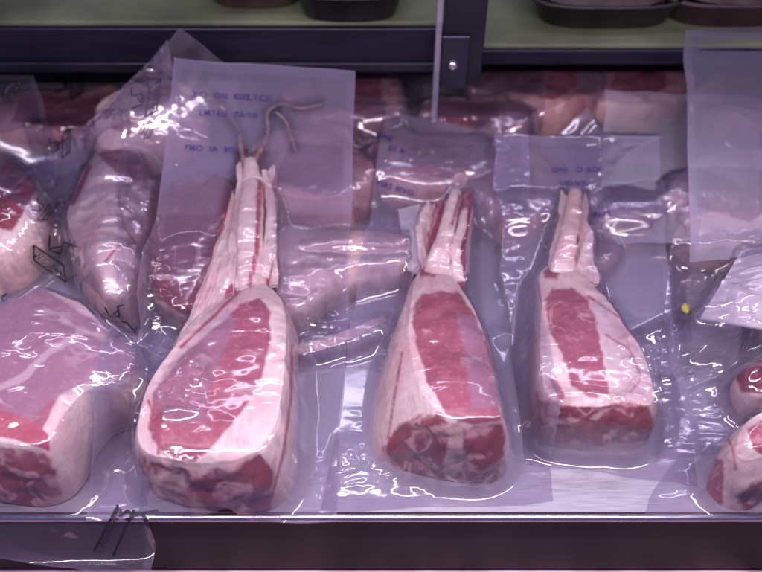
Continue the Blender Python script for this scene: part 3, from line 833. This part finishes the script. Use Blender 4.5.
writing(b3, '801S', 594, 217, 5.5, -6, M_inkp, bold=.02)

# middle chop
t2 = pack('packed_chop', 'middle long boned chop with white paper behind its bone', 440, 470, 'packed chop', CG)
sheet('paper_guard', t2, [(398, 210, .024), (420, 204, .028), (438, 284, .022), (407, 270, .020)], 20, 30, M_paper, curl=.004)
sheet('paper_guard', t2, [(452, 206, .028), (473, 210, .024), (469, 275, .020), (446, 278, .022)], 20, 30, M_paper, curl=.003)
strip(t2, 'rib_bone', [(456, 192, .042), (450, 215, .042), (444, 240, .040), (438, 262, .036), (436, 280, .032)], [.0045, .0055, .0065, .0085, .010], MEAT, .8, att={'vein': [stroke([(460, 195), (452, 225)], 3)]})
membrane(t2, [(416, 202, .032), (473, 194, .034), (464, 284, .034), (420, 280, .032)], 2.0, .0026, 7)
strip(t2, 'membrane', [(466, 192, .038), (462, 225, .038), (455, 250, .038), (460, 282, .034)], [.002, .0035, .004, .004], MEAT, .6, att={'dark': [[(455, 192), (468, 188), (470, 206), (458, 216)]]})
body(t2, [(430, 264, .035, .004), (450, 268, .036, .004), (468, 296, .040, .004), (483, 330, .044, .004), (494, 372, .049, .004), (499, 400, .052, .005), (499, 414, .053, .013), (478, 419, .054, .011), (455, 418, .054, .010), (437, 411, .054, .014), (421, 392, .051, .030), (411, 350, .047, .024), (409, 318, .043, .015), (413, 290, .039, .007), (419, 272, .036, .005)],
     {'lean': [[(415, 302), (422, 295), (440, 291), (458, 293), (472, 310), (486, 340), (496, 380), (501, 421), (470, 425), (447, 414), (430, 388), (418, 352), (412, 322)], [(418, 266), (430, 261), (440, 266), (434, 277), (421, 276)]],
      'dark': [[(383, 446), (400, 426), (424, 414), (440, 414), (450, 424), (472, 428), (503, 424), (510, 492), (470, 492), (430, 484), (392, 468)]],
      'bone': [[(446, 426), (462, 428), (464, 450), (460, 472), (448, 482), (442, 468), (448, 448)]],
      'vein': [stroke([(402, 352), (394, 400), (388, 440)], 2.2), stroke([(480, 330), (494, 372)], 2)]}, 'fat', n=340, seed=52, bulge=.005)
bag(t2, [(385, 110, .036), (522, 143, .036), (553, 502, .0), (322, 512, .0)], FILM_EMB, 0.33, 0.04, seed=54, lift=1, own=[(398,205),(440,190),(475,192),(470,275),(490,330),(510,410),(512,490),(430,484),(370,460),(362,400),(400,290)],
    regions=[([(456, 312), (478, 318), (494, 372), (500, 408), (472, 410), (464, 350)], 0.26), ([(505, 200), (545, 210), (560, 500), (515, 500), (512, 400), (490, 300)], -0.16)],
    crumple=[[(325, 440), (378, 440), (385, 492), (335, 490)], [(375, 460), (440, 480), (440, 494), (375, 485)]], puff=[(345, 455, 14, .005), (360, 475, 10, .004), (505, 335, 9, .006), (515, 380, 8, .006)])
b2 = t2.children[-1]
writing(b2, 'ONI', 376, 136, 5.5, 20, M_inkp, bold=.02)
writing(b2, '01 8\u00b7', 388, 150, 5.5, 12, M_inkp, bold=.02)
writing(b2, 'VIAS 8IVO', 375, 184, 5.5, 18, M_inkp, bold=.02)

# left chop
t1 = pack('packed_chop', 'largest long boned chop, leftmost of the three, with frayed bone tip', 215, 505, 'packed chop', CG)
membrane(t1, [(234, 186, .036), (246, 190, .040), (232, 318, .040), (176, 350, .030)], 0.5, .0010, 21)
t1.children[-1].name = 'fat_sheet'
strip(t1, 'rib_bone', [(250, 160, .046), (252, 190, .046), (250, 225, .044), (250, 262, .040), (252, 290, .036)], [.005, .0085, .010, .0095, .011], MEAT, .7, att={'vein': [stroke([(260, 180), (257, 250), (248, 290)], 5)]})
membrane(t1, [(236, 172, .042), (275, 168, .042), (279, 286, .038), (226, 292, .036)], 2.0, .0028, 12)
strip(t1, 'membrane', [(264, 170, .045), (271, 205, .045), (270, 240, .042), (262, 278, .038)], [.002, .004, .0045, .005], MEAT, .7)
tip = t1.children[1]
strip(t1, 'tendon', [(246, 170, .046), (241, 148, .046), (238, 130, .045), (226, 112, .044), (212, 98, .043), (203, 84, .042)], [.0026, .0018, .0014, .0022, .0032, .001], M_tendon, 1, .0006)
strip(t1, 'tendon', [(250, 168, .046), (262, 148, .047), (268, 132, .048), (268, 112, .048), (282, 104, .047), (300, 108, .046), (322, 104, .045)], [.0026, .0018, .0013, .0013, .0011, .001, .0007], M_tendon, 1, .0006)
strip(t1, 'tendon', [(276, 112, .047), (286, 122, .046), (292, 140, .045), (296, 150, .044)], [.001, .0012, .001, .0008], M_tendon, 1, .0004)
strip(t1, 'tendon', [(215, 100, .044), (205, 98, .043), (190, 96, .042), (183, 96, .042)], [.002, .0016, .001, .0006], M_tendon, 1, .0004)
body(t1, [(240, 290, .038, .003), (262, 283, .040, .003), (281, 296, .043, .003), (288, 320, .045, .003), (286, 360, .048, .004), (281, 398, .050, .006), (275, 424, .050, .010), (260, 447, .049, .013), (238, 458, .048, .009), (205, 462, .046, .005), (172, 459, .045, .004), (147, 452, .045, .004), (138, 430, .045, .004), (147, 388, .045, .004), (172, 350, .044, .004), (206, 314, .041, .004)],
     {'lean': [[(222, 322), (240, 303), (260, 298), (270, 312), (270, 345), (262, 378), (240, 415), (214, 446), (190, 464), (160, 452), (148, 428), (154, 392), (180, 356)]],
      'dark': [[(130, 458), (165, 464), (205, 471), (236, 467), (258, 456), (274, 470), (272, 530), (130, 524)]],
      'bone': [stroke([(158, 452), (175, 462), (205, 470)], 6), [(150, 476), (178, 472), (190, 486), (176, 496), (152, 492)]],
      'vein': [stroke([(292, 345), (291, 400), (283, 455), (268, 510)], 3), stroke([(240, 290), (215, 315), (180, 348)], 3), stroke([(148, 400), (160, 430), (158, 455)], 3)]}, 'fat', n=360, seed=55, bulge=.007, lump=.0022)
bag(t1, [(172, 58, .112), (355, 71, .095), (336, 521, .0), (86, 520, .0)], FILM_EMB, 0.30, 0.05, seed=56, wr=1.0, cs=.4, lift=1, own=[(235,150),(268,150),(282,280),(298,330),(295,440),(275,520),(140,515),(132,430),(170,340),(215,240)],
    regions=[([(150, 395), (178, 350), (228, 308), (236, 322), (212, 380), (204, 420), (170, 425)], 0.24), ([(181, 92), (192, 82), (215, 78), (240, 82), (236, 112), (200, 116), (185, 108)], 0.10), ([(160, 50), (365, 60), (360, 215), (290, 215), (280, 150), (235, 150), (215, 215), (120, 215)], 0.06), ([(135, 200), (232, 170), (236, 220), (180, 330), (140, 420), (90, 500), (80, 400)], -0.07), ([(292, 215), (352, 215), (350, 510), (300, 510)], -0.12),(stroke([(246, 170), (241, 148), (238, 130), (226, 112), (212, 98), (203, 84)], 9), -0.22),(stroke([(250, 168), (262, 148), (268, 132), (268, 112), (282, 104), (300, 108), (322, 104)], 9), -0.22),(stroke([(276, 112), (286, 122), (292, 140), (296, 150)], 9), -0.22)],
    crumple=[[(292, 300), (335, 320), (335, 350), (296, 350)], [(105, 380), (135, 370), (130, 445), (105, 450)], [(150, 385), (200, 350), (210, 400), (160, 430)], [(125, 250), (150, 230), (185, 320), (150, 350), (118, 340)], [(155, 455), (215, 455), (215, 500), (160, 500)]], puff=[(308, 335, 16, .005), (322, 350, 10, .004), (122, 415, 16, .006), (128, 300, 14, .005), (318, 300, 10, .004)])
b1 = t1.children[-1]
writing(b1, 'XCI\u00b7 ON  80IS,TCX', 192, 97, 5.8, 3, M_inkp, bold=.02)
writing(b1, 'LMTEIE  0A\u00b7NI', 199, 115, 5.8, 3, M_inkp, bold=.02)
writing(b1, 'PMO  IA  80I', 184, 150, 5.8, 3, M_inkp, bold=.02)

# ------------------------------------------------ RIGHT EDGE
tI = pack('empty_bag_fold', 'clear folded bag with a bright rim, behind the tall frosted bag', 640, 150, 'plastic bag', None)
bag(tI, [(606, 90, .068), (760, 98, .068), (760, 240, .04), (600, 245, .02)], FILM_SOFT, 0.13, 0.08, seed=61, wr=0.9, lift=1, drop=0, cs=.25)
tJ = pack('bag_corner', 'pointed bag corner sticking up left of the folded bag', 570, 150, 'plastic bag', None)
bag(tJ, [(586, 107, .06), (612, 150, .045), (590, 200, .03), (548, 148, .045)], FILM, 0.26, 0.2, seed=62, lift=1, drop=0)
FILM_GLARE = film('glossy_film', crinkle=1.1, rough=0.13, scale=26)
tR = pack('packed_cut', 'pinkish cut with white paper at the right edge of the picture', 740, 380)
body(tR, [(744, 382, .020, .003), (750, 366, .024, .003), (775, 356, .028, .004), (830, 350, .03, .004), (830, 395, .03, .004), (785, 396, .024, .004), (756, 398, .020, .003)],
     {'lean': [[(730, 350), (820, 350), (820, 395), (740, 392)]]}, 'deep', n=160, nr=12, ncap=20, seed=63, names=['fat_layer', 'lean_muscle', 'cut_end'])
sheet('paper_guard', tR, [(742, 250, .05), (800, 245, .05), (800, 335, .045), (700, 318, .030)], 40, 40, M_paper, curl=.008)
bag(tR, [(672, 240, .03), (860, 220, .05), (860, 420, .02), (658, 462, .0)], FILM_GLARE, 0.10, 0.05, seed=64, wr=2.0, regions=[([(688, 262), (745, 295), (738, 365), (700, 385), (684, 330)], .22)], puff=[(708, 318, 34, .008), (694, 262, 14, .004), (728, 365, 24, .006)], crumple=[[(680, 262), (760, 290), (760, 370), (690, 380)], [(690, 395), (765, 350), (765, 400)]])  # milk region is painted glare: whitens the film where it should shine
tH = pack('packed_cut', 'rosy folded cut in the right front corner beside the lip', 735, 500)
body(tH, [(733, 452, .040, .004), (738, 434, .042, .003), (752, 420, .046, .003), (790, 405, .046, .004), (840, 400, .046, .004), (840, 440, .044, .005), (790, 452, .044, .005), (768, 463, .042, .006), (749, 468, .038, .006), (734, 462, .036, .004)],
     {'dark': [[(752, 482), (775, 474), (850, 468), (850, 530), (738, 524), (740, 500)]], 'lean': [[(746, 428), (775, 416), (850, 410), (850, 455), (770, 460), (752, 448)], [(700, 474), (712, 456), (724, 462), (722, 505), (700, 510)]], 'vein': [stroke([(722, 430), (732, 446), (736, 470)], 2)]}, 'fat', n=260, seed=65, bulge=.007, lump=.004, names=['fat_layer', 'lean_muscle', 'cut_end'])
bag(tH, [(725, 375, .02), (870, 370, .03), (870, 518, .0), (642, 514, .0)], FILM, 0.14, 0.05, seed=66, wr=1.8)
tK = pack('frosted_bag', 'tall frosted bag with scratched marks standing at the upper right', 730, 220, 'plastic bag', None)
bag(tK, [(683, 30, .10), (880, 22, .10), (880, 250, .055), (690, 262, .045)], FILM_SOFT, 0.34, 0.34, seed=67, wr=0.5, lift=1, drop=0, cs=.15)
p = W(690, 298, .02)
V, F = tube([p+np.array([-.003, 0, 0]), p, p+np.array([.003, 0, 0])], [.002, .005, .002], 14, .6, seg=12)
z = float(height(np.array([p[0]]), np.array([p[1]]))[0]); V[:, 2] += z+0.003-p[2]
o = link('bag_clip', V, F, M_yellow); tag(o, 'small yellow clip between the right chop bag and the glossy right bag', 'clip')
